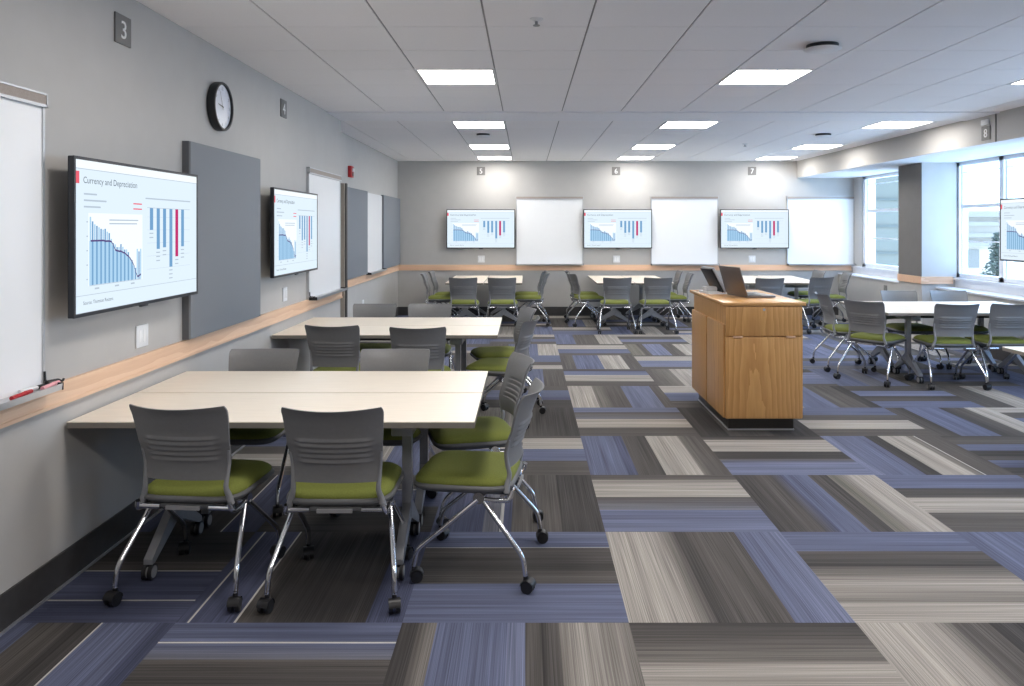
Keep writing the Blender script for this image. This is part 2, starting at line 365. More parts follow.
# ceiling: lay-in tiles with recessed tees
TX0 = XL-.005; P = 0.61
LCOLS = (2, 6, 10); NEAR_ROWS = (5.77,); FAR_ROWS = (8.60, 11.04, 12.87)
def ceiling():
    w = MB(); z = ZC
    def tile(x0, x1, y0, y1):
        gx, gy = .006, .003
        a, b, c, d = x0+gx, x1-gx, y0+gy, y1-gy
        w.add([(a, c, z), (b, c, z), (b, d, z), (a, d, z), (a, c, z+.014), (b, c, z+.014), (b, d, z+.014), (a, d, z+.014)],
              [(3, 2, 1, 0), (0, 1, 5, 4), (1, 2, 6, 5), (2, 3, 7, 6), (3, 0, 4, 7)], 0)
    xs = [TX0+P*k for k in range(12)]+[XS+.02]
    ys = [5.77-P*k for k in range(14, 0, -1)]+[5.77, 6.38, 6.99, 7.60, 7.88]
    ys = [y for y in ys if y > YF-.6]
    for j in range(len(ys)-1):
        for i in range(len(xs)-1):
            if i in LCOLS and any(abs(ys[j]-r) < .01 for r in NEAR_ROWS): continue
            tile(xs[i], xs[i+1], ys[j], ys[j+1])
    xs2 = [XL2]+xs
    ys = [8.50]+[8.60+P*k for k in range(9)]+[YB]
    for j in range(len(ys)-1):
        for i in range(len(xs2)-1):
            if (i-1) in LCOLS and any(abs(ys[j]-r) < .01 for r in FAR_ROWS): continue
            tile(xs2[i], xs2[i+1], ys[j], ys[j+1])
    w.box(XL2, XS+.02, 7.89, 8.49, z-.012, z+.02, 2)                 # flat plaster strip between the two fields
    w.box(XL2-.05, XR, YF-.1, YB+.1, z+.08, z+.14, 1)
    # tee grid plane, open where the lights sit
    LX = [(TX0+P*k, TX0+P*(k+1)) for k in LCOLS]
    def plane(x0, x1, y0, y1): w.add([(x0, y0, z+.008), (x1, y0, z+.008), (x1, y1, z+.008), (x0, y1, z+.008)], [(3, 2, 1, 0)], 1)
    rows = sorted([(r, r+P) for r in NEAR_ROWS+FAR_ROWS]); y = YF
    for a, b in rows:
        plane(XL2, XS+.02, y, a); x = XL2
        for c, d in LX: plane(x, c, a, b); x = d
        plane(x, XS+.02, a, b); y = b
    plane(XL2, XS+.02, y, YB)
    return struct(w.build('ceiling', [M['tile'], M['tee'], M['gyp']]))
ceiling()

# ------------------------------------------------------------------ ceiling lights
proto = None
def ceiling_light(x0, y0, label):
    global proto
    if proto is None:
        e = empty('ceiling_light', (0, 0, 0))
        f = MB(); a = P/2
        for sx in (-1, 1):
            f.box(sx*a, sx*(a-.022), -a, a, -.004, .03); f.box(-a+.022, a-.022, sx*a, sx*(a-.022), -.004, .03)
        f.build('frame', M['lampframe'], e)
        d = MB(); d.box(-a+.022, a-.022, -a+.022, a-.022, .004, .02); d.build('diffuser', M['lamp'], e)
        proto = e; o = e
    else: o = copy_tree(proto)
    o.location = (x0+P/2, y0+P/2, ZC); tag(o, label, 'ceiling light', 'square recessed ceiling lights')
side = {2: 'left', 6: 'middle', 10: 'right'}
for k in LCOLS:
    ceiling_light(TX0+P*k, 5.77, 'square white ceiling light nearest the camera in the %s row' % side[k])
    ceiling_light(TX0+P*k, 8.60, 'square white ceiling light just beyond the plain ceiling strip, %s row' % side[k])
    ceiling_light(TX0+P*k, 11.04, 'square white ceiling light second from the back wall in the %s row' % side[k])
    ceiling_light(TX0+P*k, 12.87, 'square white ceiling light closest to the back wall in the %s row' % side[k])

# round ceiling speakers, small sprinkler heads
def speaker(x, y, r, label):
    e = empty('ceiling_speaker', (x, y, ZC)); tag(e, label, 'ceiling speaker', 'round ceiling speakers')
    b = MB(); b.lathe([(0, -.028), (r*.80, -.030), (r*.86, -.024), (r*.86, .0)]); b.build('housing', M['black'], e)
    g = MB(); g.lathe([(0, -.046), (r*.6, -.044), (r*.88, -.038), (r, -.030), (r*.98, -.026), (r*.8, -.026), (0, -.027)], 40); g.build('grille', M['pad'], e)
speaker(1.95, 5.0, .118, 'round white ceiling speaker near the camera, ahead of the middle light')
speaker(3.82, 9.77, .112, 'round white ceiling speaker towards the windows beyond the plain strip')
speaker(-.55, 9.77, .10, 'small round ceiling speaker between two lights of the left row')
def sprinkler(x, y, label):
    e = empty('sprinkler', (x, y, ZC)); tag(e, label, 'sprinkler', 'ceiling sprinklers')
    b = MB(); b.lathe([(.038, .0), (.038, -.006), (.016, -.012), (.012, -.018)], 20); b.build('escutcheon', M['pad'], e)
    h = MB(); h.lathe([(.008, -.012), (.008, -.036), (.02, -.038), (.02, -.042), (0, -.042)], 14); h.build('head', M['castergrey'], e)
sprinkler(.06, 4.37, 'small sprinkler head in the ceiling tiles at the top edge of the picture')
sprinkler(3.14, 10.9, 'small sprinkler head in the ceiling tiles near the far right lights')

# ------------------------------------------------------------------ televisions
TW, TH = 1.235, 0.705
def screen_mesh():
    s = MB(); W, H = TW-.028, TH-.030
    def q(x0, x1, y0, y1, mi, lay): # fractions from the top left, facing -Y
        X = lambda t: -W/2+W*t
        Z = lambda t: H/2-H*t
        d = -.0005*lay
        s.add([(X(x0), d, Z(y1)), (X(x1), d, Z(y1)), (X(x1), d, Z(y0)), (X(x0), d, Z(y0))], [(0, 1, 2, 3)], mi)
    def txt(body, x, y, h, mi, lay=3):
        T = Matrix.Translation((-W/2+W*x, -.0005*lay, H/2-H*y)) @ Matrix.Rotation(R(90), 4, 'X')
        s.text(body, h*H, mi, T)
    q(0, 1, 0, 1, 0, 0)
    q(0, 1, 0, .055, 7, 1); q(0, 1, .055, .060, 6, 1)
    q(0, .022, .075, .155, 4, 2)
    txt('Currency and Depreciation', .045, .150, .062, 5)
    for k, (a, b) in enumerate(((.05, .135), (.05, .20), (.05, .16))): q(a, b, .215+.042*k, .226+.042*k, 6, 2)
    # left chart
    q(.08, .475, .345, .83, 7, 1)
    n = 27
    tops = [.37, .40, .42, .43, .44, .45, .455, .45, .47, .48, .52, .55, .56, .58, .58, .56, .58, .60, .60, .62, .66, .68, .72, .74, .60, .62, .60]
    line = [.53, .53, .53, .53, .53, .53, .53, .535, .535, .535, .54, .565, .60, .605, .61, .61, .62, .625, .64, .65, .67, .69, .72, .77, .805, .80, .79]
    x = lambda i: .092+.368*i/(n-1)
    for i in range(n):
        q(x(i)-.0052, x(i)+.0052, max(line[i]+.0, .60) if 0 else tops[i], .825, 1 if i % 2 else 2, 2)
        if i < 23: q(x(i)-.0071, x(i)+.0071, max(tops[i], line[i]), .825, 2, 1.5)
    for i in range(n-1):
        a, b = line[i], line[i+1]; X0, X1 = -W/2+W*x(i), -W/2+W*x(i+1)
        z0, z1 = H/2-H*a, H/2-H*b; t = .004
        s.add([(X0, -.002, z0-t), (X1, -.002, z1-t), (X1, -.002, z1+t), (X0, -.002, z0+t)], [(0, 1, 2, 3)], 8)
    q(.085, .465, .826, .830, 6, 2)
    for k in range(5): q(.066, .076, .40+.095*k, .408+.095*k, 6, 2)
    for k, a in enumerate((.12, .26, .38)): q(a, a+.03, .845, .856, 6, 2)
    q(.22, .44, .385, .394, 6, 2); q(.22, .43, .410, .419, 6, 2)
    q(.40, .47, .262, .271, 4, 2); q(.40, .47, .300, .309, 4, 2)
    # right chart, hanging bars
    q(.50, .93, .215, .225, 6, 2); q(.515, .925, .288, .292, 6, 2)
    for k, (c, b) in enumerate(((.552, .46), (.612, .61), (.670, .60), (.731, .76), (.789, .68), (.848, .60))):
        q(c-.0145, c+.0145, .292, b, 3 if k == 4 else 1, 2)
        for j in range(2 + k % 2): q(c-.018, c+.016, b+.022+.032*j, b+.031+.032*j, 6, 2)
    q(.70, .79, .885, .894, 6, 2) if 0 else None
    for k in range(5): q(.515, .925, .36+.10*k, .3615+.10*k, 6, 1)
    q(0, 1, .885, .889, 6, 1)
    txt('Source: Thomson Reuters', .045, .948, .034, 5)
    return s
TVS = []
def television(loc, rz, label, gap=.085):
    """screen faces local -Y; local origin on the wall behind the screen's middle"""
    if not TVS:
        e = empty('television', (0, 0, 0))
        b = MB(); yf = -gap-.030; w2, h2 = TW/2, TH/2
        b.box(-w2, w2, yf+.004, yf+.030, -h2, h2, 0, .004)
        for sx in (-1, 1): b.box(sx*w2, sx*(w2-.012), yf, yf+.006, -h2, h2, 0)
        b.box(-w2+.012, w2-.012, yf, yf+.006, h2-.012, h2, 0); b.box(-w2+.012, w2-.012, yf, yf+.006, -h2, -h2+.015, 0)
        b.box(-.035, .035, yf+.004, yf+.02, -h2-.010, -h2+.002, 0, .003)
        b.build('bezel', M['tvblack'], e)
        s = screen_mesh().build('screen', S, e); s.location = (0, yf+.003, .0015)
        k = MB(); k.box(-.22, .22, yf+.030, yf+.050, -.20, .20, 0, .004); k.box(-.10, .10, yf+.05, -.012, -.09, .09, 0)
        k.box(-.28, .28, -.014, -.002, -.11, .11, 0); k.build('wall_mount', M['black'], e)
        TVS.append(e); o = e
    else: o = copy_tree(TVS[0])
    TVS.append(o); o.location = loc; o.rotation_euler.z = rz
    tag(o, label, 'television', 'wall televisions showing the same charts')
ZT = 1.552
television((XL, 3.895, ZT), R(90), 'large flat television on the left wall nearest the camera, showing charts')
television((XL, 6.49, ZT), R(90), 'flat television on the left wall beyond the clock, showing charts')
television(((481.1-526)*YB/760, YB, 1.566), 0, 'flat television on the back wall left of all its whiteboards')
television(((617-526)*YB/760, YB, 1.566), 0, 'middle television on the back wall, between the first two whiteboards')
television(((752.8-526)*YB/760, YB, 1.566), 0, 'television on the back wall behind the laptop on the lectern')
television((XCOL+.08, 8.10, 1.566), R(-90), 'television beside the windows, cut off by the right edge of the picture')

# ------------------------------------------------------------------ whiteboards, panels, plates, signs, clock
def whiteboard(loc, rz, label, width=1.22, rail=True):
    """faces local -Y, left-right centred, loc z = 0 floor"""
    e = empty('whiteboard', loc, rz); tag(e, label, 'whiteboard', 'wall whiteboards')
    a = width/2; z0, z1 = .925, 2.10
    f = MB(); f.box(-a+.012, a-.012, -.020, -.002, z0, z1); f.build('writing_surface', M['board'], e)
    r = MB()
    for sx in (-1, 1): r.box(sx*a, sx*(a-.014), -.026, -.002, z0-.004, z1)
    r.box(-a, a, -.026, -.002, z0-.012, z0, 0); r.build('frame', M['alu'], e)
    m = MB(); m.box(-a-.004, a+.004, -.036, -.002, z1, z1+.012, 0); m.box(-a-.004, a+.004, -.036, -.002, z1+.052, z1+.060, 0)
    m.box(-a-.004, -a+.004, -.036, -.002, z1, z1+.06, 0); m.box(a-.004, a+.004, -.036, -.002, z1, z1+.06, 0)
    m.box(-a, a, -.032, -.002, z1+.012, z1+.052, 1); 
    if rail: m.build('map_rail', [M['alu'], M['cork']], e)
    t = MB(); t.prism([(-.026, .925), (-.095, .921), (-.099, .934), (-.103, .934), (-.100, .908), (-.026, .913)], -a, a); t_ = t.build('marker_tray', M['alu'], e)
    for sx in (-1, 1):
        k = MB(); k.box(sx*(a-.004), sx*(a+.002), -.103, -.026, .907, .937); k.build('end_cap', M['black'], t_)
    return e
def hook(e, x, m=.0):
    h = MB(); h.tube([(x, -.03, .985), (x, -.032, .945), (x+.0, -.045, .94)], .005, 8); h.tube([(x-.0, -.035, .942), (x+.085, -.035, .935), (x+.09, -.05, .925), (x+.10, -.05, .935)], .005, 8)
    h.build('flag_hook', M['black'], e)
wb = whiteboard((XL, 2.61, 0), R(90), 'whiteboard cut off by the left edge, with markers on its tray'); hook(wb, .60)
wb = whiteboard((XL, 7.745, 0), R(90), 'tall whiteboard on the left wall beyond the second television'); hook(wb, -.60)
wb = whiteboard((XL2, 11.57, 0), R(90), 'whiteboard between two grey panels on the far left wall', 1.22, False); hook(wb, -.60)
for px, lab in ((549.6, 'whiteboard on the back wall left of centre, right of its leftmost television'), (684.3, 'whiteboard on the back wall above the gap left of the lectern laptop'), (820.1, 'whiteboard on the back wall closest to the windows')):
    whiteboard(((px-526)*YB/760, YB, 0), 0, lab)

def apanel(loc, rz, width, label, th=.052):
    e = empty('acoustic_panel', loc, rz); tag(e, label, 'acoustic panel', 'grey fabric wall panels')
    p = MB(); p.box(-width/2, width/2, -th, -.002, .922, 2.110, 0, .004); p.build('fabric_face', M['panel'], e)
    b = MB(); b.box(-width/2-.003, width/2+.003, -th+.012, -.001, .919, 2.113, 0); b.build('edge_frame', M['paneledge'], e)
apanel((XL, 5.16, 0), R(90), 1.20, 'grey fabric panel below the clock on the left wall')
apanel((XL2, 10.03, 0), R(90), 1.82, 'grey fabric panel on the far left wall under the red alarm')
apanel((XL2, 12.98, 0), R(90), 1.58, 'grey fabric panel in the far left corner by the back wall')

def wall_plate(loc, rz, w_, h_, label, m='plate'):
    e = empty('outlet_plate', loc, rz); tag(e, label, 'outlet plate', 'white wall plates')
    p = MB(); p.box(-w_/2, w_/2, -.008, -.001, -h_/2, h_/2, 0, .002); p.build('cover', M[m], e)
    q = MB()
    n = 2 if w_ > .1 else 1
    for i in range(n):
        cx = (i-(n-1)/2)*.046; q.box(cx-.016, cx+.016, -.010, -.007, -.033, .033, 0, .001)
    q.build('insert', M['board' if m == 'plate' else m], e)
wall_plate((XL, 4.075, 1.012), R(90), .125, .118, 'white double wall plate below the nearest television')
wall_plate((XL, 6.49, 1.022), R(90), .11, .118, 'white wall plate below the second television on the left wall')
wall_plate((XL2, 10.85, .50), R(90), .09, .115, 'white outlet plate low on the far left wall')
for px, lab in ((481.3, 'leftmost'), (616.5, 'middle'), (752, 'rightmost')):
    wall_plate(((px-526)*YB/760, YB, 1.018), 0, .125, .125, 'white wall plate below the %s television on the back wall' % lab)
wall_plate((5.68, 12.0, .60), R(-90), .11, .16, 'grey box on the window ledge front beside the column', 'sign')

def number_sign(loc, rz, num, label, s=.15):
    e = empty('number_sign', loc, rz); tag(e, label, 'number sign', 'table number signs')
    p = MB(); p.box(-s/2, s/2, -.010, -.001, -s/2, s/2, 0, .001); p.build('plaque', M['sign'], e)
    t = MB(); T = Matrix.Translation((0, -.0115, -.045)) @ Matrix.Rotation(R(90), 4, 'X'); t.text(num, .13, 0, T, 'CENTER', .0015); t.build('numeral', M['signtext'], e)
number_sign((XL, 3.878, 2.600), R(90), '3', 'grey square sign reading 3 high on the left wall')
number_sign((XL, 6.45, 2.600), R(90), '4', 'grey square sign reading 4 right of the wall clock')
for px, n in ((481, '5'), (616, '6'), (752, '7')):
    number_sign(((px-526)*YB/760, YB, 2.615), 0, n, 'grey square sign reading %s high on the back wall' % n)
number_sign((XS, 8.12, 2.60), R(-90), '8', 'grey square sign reading 8 on the soffit above the windows')
e = empty('sensor', (XS, 8.12, 2.715), R(-90)); tag(e, 'small white sensor box just above the sign reading 8', 'sensor')
w = MB(); w.box(-.055, .055, -.03, -.001, -.028, .028, 0, .004); w.build('case', M['plate'], e)
w = MB(); w.box(-.03, .03, -.034, -.029, -.012, .012, 0, .002); w.build('lens', M['board'], e)
e = empty('fire_alarm', (XL2, 10.0, 2.325), R(90)); tag(e, 'red fire alarm strobe high on the far left wall', 'fire alarm')
w = MB(); w.box(-.07, .07, -.05, -.001, -.075, .075, 0, .006); w.build('housing', M['red'], e)
w = MB(); w.box(-.035, .035, -.066, -.049, .0, .045, 0, .006); w.build('strobe_lens', M['plate'], e)
w = MB(); w.cyl((0, -.049, -.035), (0, -.056, -.035), .026, n=18); w.build('sounder', M['guarddark'], e)

# clock
e = empty('wall_clock', (XL, 5.06, 2.397), R(90)); tag(e, 'round black-rimmed wall clock with a white face on the left wall', 'clock')
RX = Matrix.Rotation(R(90), 4, 'X')
w = MB(); w.lathe([(.0, .001), (.158, .001), (.163, .01), (.163, .05), (.158, .056), (.146, .056), (.145, .042)], 48, 0, RX); w.build('rim', M['black'], e)
w = MB(); w.lathe([(.146, .040), (0, .040)], 48, 0, RX); w.build('dial', M['clockface'], e)
w = MB()
for k in range(12):
    a = R(90-30*(k+1)); T = Matrix.Translation((math.cos(a)*.118, -.0415, math.sin(a)*.118-.009)) @ RX
    w.text(str(k+1), .028, 0, T, 'CENTER')
w.build('numerals', M['black'], e)
def hand(name, ang, ln, wd, m):
    h = MB(); T = Matrix.Rotation(R(-ang), 4, 'Y'); h.add([(-wd, -.0435, -.02), (wd, -.0435, -.02), (wd*.5, -.0435, ln), (-wd*.5, -.0435, ln)], [(0, 1, 2, 3)], 0, False, None)
    o = h.build(name, m, e); o.rotation_euler.y = R(ang); return o
hand('hour_hand', -82, .07, .005, M['black']); hand('minute_hand', -22, .105, .0035, M['black'])

# markers on the near tray
def marker(y, x, tilt, m1, m2, label):
    e = empty('marker', (x, y, .934), R(tilt)); tag(e, label, 'marker', 'dry-erase markers on the near tray')
    b = MB(); b.cyl((0, -.06, 0), (0, .03, 0), .0085, n=14); b.build('barrel', m1, e)
    c = MB(); c.cyl((0, .03, 0), (0, .072, 0), .0095, .008, 14); c.build('cap', m2, e)
marker(2.99, XL+.075, 4, M['red'], M['red'], 'red marker lying on the tray at the left edge')
marker(3.10, XL+.045, -8, M['plate'], M['black'], 'white marker with a black cap on the left tray, against the board')
marker(3.17, XL+.077, 6, M['pink'], M['pink'], 'pink marker at the front of the left tray')

# ------------------------------------------------------------------ windows
def window(idx, a, b, units):
    e = empty('window_%d' % idx, (XR+.08, (a+b)/2, ZW)); struct(e)
    f = MB(); h = ZS-ZW; L2 = (b-a)/2
    f.box(-.06, .06, -L2, L2, 0, .06); f.box(-.06, .06, -L2, L2, h-.05, h)
    for sy in (-1, 1): f.box(-.06, .06, sy*L2, sy*(L2-.09), 0, h)
    uw = (2*L2-.18)/units
    for i in range(1, units): f.box(-.06, .06, -L2+.09+uw*i-.045, -L2+.09+uw*i+.045, 0, h)
    for i in range(units):
        y0 = -L2+.09+uw*i; y1 = y0+uw
        lo = y0+(.045 if i else 0); hi = y1-(.045 if i < units-1 else 0)
        f.box(-.03, .03, lo, hi, .955, 1.005)                       # meeting rail
        f.box(-.012, .012, lo, hi, .497, .512); f.box(-.012, .012, lo, hi, 1.44, 1.452)
        for yy in (lo, hi): f.box(-.025, .025, yy-.018, yy+.018, 0, h)
    f.build('window_frame', M['window_frame'], e)
    g = MB(); g.add([(0, -L2+.05, .03), (0, L2-.05, .03), (0, L2-.05, h-.03), (0, -L2+.05, h-.03)], [(0, 1, 2, 3)]); g.build('window_pane', M['glass'], e)
window(1, *WINS[0], 1); window(2, *WINS[1], 3); window(3, *WINS[2], 3)

# ------------------------------------------------------------------ outside
def building(name, x0, x1, y0, y1, z0, z1, mw, mt, label):
    e = empty(name, ((x0+x1)/2, (y0+y1)/2, z0)); tag(e, label, 'building')
    hx, hy, h = (x1-x0)/2, (y1-y0)/2, z1-z0
    b = MB(); b.box(-hx, hx, -hy, hy, 0, h); b.build('wall', mw, e)
    return e, hx, hy, h
e, hx, hy, h = building('office_building', 14.6, 46, 30, 40, -10, 2.25, M['facade'], M['facadeline'], 'white stone building outside the right-hand window')
w = MB()
for z in (12.1, 11.75, 11.30, 10.95, 9.3, 9.0): w.box(-hx-.25, hx, -hy-.25, -hy, z-.1, z+.06)
w.build('cornice', M['facadeline'], e)
for k in range(26):
    x = -hx+.55+k*1.15
    for z in (10.0, 7.4):
        q = MB(); q.box(x, x+.42, -hy-.04, -hy+.02, z, z+.72); q.build('window', M['facadewin'], e)
e, hx, hy, h = building('building_wing', 6.9, 9.2, 17, 24, -8, 9, M['wing'], M['wingline'], 'pale green-grey building wing outside the far window')
w = MB()
for k in range(28): w.box(-hx-.03, hx+.03, -hy-.03, -hy, .6+k*.6, .64+k*.6)
w.build('stone_course', M['wingline'], e)
e = empty('tree', (16.75, 27.0, -9)); tag(e, 'bare grey-green tree in front of the white building outside', 'tree')
w = MB(); w.cyl((0, 0, 0), (0, 0, 10.2), .18, .02, 10); w.build('trunk', M['bark'], e)
w = MB(); rr = random.Random(5)
for k in range(2600):
    z = rr.uniform(6.2, 10.4); rad = (10.6-z)*.30+.05; a = rr.uniform(0, 6.283); r_ = rad*math.sqrt(rr.random())*(.7+.3*math.sin(z*5+a*3))
    p = Vector((r_*math.cos(a), r_*math.sin(a), z)); s_ = rr.uniform(.04, .10)
    d = Vector((rr.uniform(-1, 1), rr.uniform(-1, 1), rr.uniform(-.6, .6))).normalized(); u = d.orthogonal().normalized()
    w.add([p-d*s_, p+u*s_*.5, p+d*s_, p-u*s_*.5], [(0, 1, 2, 3)])
w.build('foliage', M['leaf'], e)

# ------------------------------------------------------------------ tables
TL, TD, ZTOP = 1.82, .595, .725
TPROTO = []
def table(x, y, rz, label):
    """long side along local X, centre at x,y"""
    if not TPROTO:
        e = empty('folding_table', (0, 0, 0)); l2, d2 = TL/2, TD/2
        t = MB(); t.box(-l2, l2, -d2, d2, ZTOP-.004, ZTOP, 0); t.box(-l2, l2, -d2, d2, ZTOP-.028, ZTOP-.004, 1); t.box(-l2+.03, l2-.03, -d2+.03, d2-.03, ZTOP-.034, ZTOP-.028, 2)
        t.build('tabletop', [M['cream'], M['edge'], M['under']], e)
        b = MB(); b.box(-l2+.36, l2-.36, -.025, .025, ZTOP-.085, ZTOP-.034, 0); b.build('crossbar', M['under'], e)
        for sx in (-1, 1):
            x0 = sx*(l2-.345); g = MB()
            g.prism([(-.028, .20), (.028, .20), (.026, ZTOP-.09), (-.026, ZTOP-.09)], x0-.022, x0+.022)
            g.box(x0-.05, x0+.05, -.17, .17, ZTOP-.10, ZTOP-.034, 0, .006)
            for sy in (-1, 1):
                g.prism([(0, .285), (0, .185), (sy*.235, .072), (sy*.262, .072), (sy*.262, .095), (sy*.05, .25)] if sy > 0 else [(0, .185), (0, .285), (sy*.05, .25), (sy*.262, .095), (sy*.262, .072), (sy*.235, .072)], x0-.020, x0+.020)
            leg = g.build('leg', M['tleg'], e)
            for sy in (-1, 1):
                c = MB(); yy = sy*.250
                c.cyl((x0-.021, yy, .036), (x0-.006, yy, .036), .036, n=20, mi=0); c.cyl((x0+.006, yy, .036), (x0+.021, yy, .036), .036, n=20, mi=0)
                c.cyl((x0-.023, yy, .036), (x0+.023, yy, .036), .026, n=18, mi=1); c.cyl((x0, yy, .04), (x0, yy, .085), .010, n=10, mi=0)
                c.build('caster', [M['caster'], M['castergrey']], leg)
        TPROTO.append(e); o = e
    else: o = copy_tree(TPROTO[0])
    o.location = (x, y, 0); o.rotation_euler.z = rz; tag(o, label, 'table', 'cream-topped folding tables in pairs')
xa = -2.05+TL/2
table(xa, 3.69, 0, 'cream-topped table nearest the camera, near half of the front left pair')
table(xa, 4.296, 0, 'cream-topped table, far half of the front left pair, against the wall')
table(xa, 6.43, 0, 'cream-topped table, near half of the second left pair, against the wall')
table(xa, 7.036, 0, 'cream-topped table, far half of the second left pair')
yb = 13.70-TL/2
table(-.965, yb, R(90), 'cream-topped table by the back wall, left half of the leftmost back pair')
table(-.358, yb, R(90), 'cream-topped table by the back wall, right half of the leftmost back pair')
table(1.41, yb, R(90), 'cream-topped table by the back wall, left half of the middle back pair')
table(2.017, yb, R(90), 'cream-topped table by the back wall, right half of the middle back pair')
ca, sa = math.cos(R(86)), math.sin(R(86))
table(3.80, 12.76, R(85), 'white-lit table behind the lectern laptop, left half of its pair')
table(4.406, 12.81, R(85), 'white-lit table at the back right, right half of its pair, nearest the windows')
table(3.68+TL/2, 8.01, 0, 'bright table right of the lectern, near half of the window-side pair')
table(3.68+TL/2, 8.616, 0, 'bright table right of the lectern, far half of the window-side pair')
table(3.47+TL/2, 5.24, 0, 'table whose corner just enters the right edge of the picture')

# ------------------------------------------------------------------ chairs
def caster_mesh(x, y, ang=0.0):
    c = MB(); T = Matrix.Translation((x, y, 0)) @ Matrix.Rotation(ang, 4, 'Z')
    for sx in (-1, 1):
        c.cyl((sx*.006, -.012, .029), (sx*.023, -.012, .029), .029, .027, 20, 0, True, T)
    n = 9; V = []; F = []                                            # hood over the wheels
    for i in range(n):
        a = math.pi*(i/(n-1))*.95
        for sx in (-1, 1): V.append((sx*.0245, -.012+math.cos(a)*.0315, .029+math.sin(a)*.0315))
    for i in range(n-1): F.append((2*i, 2*i+1, 2*i+3, 2*i+2))
    c.add(V, F, 0, True, T)
    c.cyl((0, 0, .03), (0, 0, .082), .0105, n=12, mi=0, T=T)
    return c
def back_shell():
    """curved shell with five louvred slots"""
    nu = 30
    zs = [.510, .517, .53, .55, .575]; lou = []
    rows = [(z, 0) for z in zs]
    z0 = .592; pitch = .0245
    for k in range(5):
        z = z0+pitch*k
        rows += [(z, 0), (z+.004, 0), (z+.0065, 1.0), (z+.012, .8), (z+.019, .2)]
    rows += [(z0+pitch*5, 0), (.735, 0), (.76, 0), (.785, 0), (.805, 0), (.82, 0), (.832, 0), (.840, 0), (.845, 0)]
    V = []; F = []
    def prof(z):
        t = max(0, (z-.478)/(.845-.478))
        y = -.190-.012*math.sin(min(1, t/.3)*math.pi)*-1 if 0 else 0
        y = -.190+.016*math.sin(math.pi*min(1, t/.55))-.060*max(0, (t-.25)/.75)**1.5-.014*max(0, (t-.85)/.15)**2
        w = .186+.030*t-.010*max(0, (t-.93)/.07)**2
        return y, w, t
    def pt(s_, z, l, off):
        y, w, t = prof(z)
        mask = max(0.0, min(1.0, (.80-abs(s_))/.10))
        yy = y-.058*(1-s_*s_)*(.55+.45*t)-.0085*l*mask
        zz = z-.007*(1-s_*s_)*max(0, (t-.8)/.2)+.008*(1-s_*s_)*max(0, (.15-t)/.15)
        return (s_*w, yy+off, zz)
    nr = len(rows)
    for off in (0, .009):
        for z, l in rows:
            for i in range(nu+1): V.append(pt(-1+2*i/nu, z, l, off))
    W = nu+1; N0 = nr*W
    for j in range(nr-1):
        for i in range(nu):
            a = j*W+i; F.append((a, a+1, a+W+1, a+W)); F.append((N0+a, N0+a+W, N0+a+W+1, N0+a+1))
    for i in range(nu):
        F.append((i, N0+i, N0+i+1, i+1)); a = (nr-1)*W+i; F.append((a, a+1, N0+a+1, N0+a))
    for j in range(nr-1):
        a = j*W; F.append((a, a+W, N0+a+W, N0+a)); a = j*W+nu; F.append((a, N0+a, N0+a+W, a+W))
    m = MB(); m.add(V, F, 0, True); return m, prof
def pad(w, d, z0, z1, yc, n=18, crown=.5, p=5.0, lip=0.0):
    """rounded cushion; superellipse plan, crowned top, front edge rolling down"""
    V = []; F = []; rings = [(0.0, 0), (.3, 0), (.55, 0), (.75, 0), (.88, 0), (.95, 0), (1.0, 0)]
    k = 40
    def outline(a):
        c, s_ = math.cos(a), math.sin(a); return (math.copysign(abs(c)**(2/p), c), math.copysign(abs(s_)**(2/p), s_))
    def zt(r_, y):
        t = y/d; drop = .022*max(0, t-.25)**2*4
        return z1-(z1-z0)*.9*(r_**9)*crown*1.6-drop-.006*(1-r_*r_)
    top = []
    for r_, _ in rings[1:]:
        idx = []
        for j in range(k):
            x, y = outline(2*math.pi*j/k); x *= w/2*r_; y *= d/2*r_
            x *= 1-.05*(y/d+.5)*0
            idx.append(len(V)); V.append((x, yc+y, zt(r_, y)))
        top.append(idx)
    c0 = len(V); V.append((0, yc, zt(0, 0)))
    for j in range(k): F.append((c0, top[0][j], top[0][(j+1) % k]))
    for a, b in zip(top, top[1:]):
        for j in range(k): F.append((a[j], b[j], b[(j+1) % k], a[(j+1) % k]))
    bot = []
    for r_ in (1.0, .9):
        idx = []
        for j in range(k):
            x, y = outline(2*math.pi*j/k); idx.append(len(V)); V.append((x*w/2*r_, yc+y*d/2*r_, (zt(1.0, y*d/2)-.010 if r_ == 1.0 else z0-.022*max(0, y*.5-.25)**2*4)))
        bot.append(idx)
    for a, b in ((top[-1], bot[0]), (bot[0], bot[1])):
        for j in range(k): F.append((a[j], b[j], b[(j+1) % k], a[(j+1) % k]))
    F.append(bot[1][::-1])
    m = MB(); m.add(V, F, 0, True); return m
CHAIRS = []
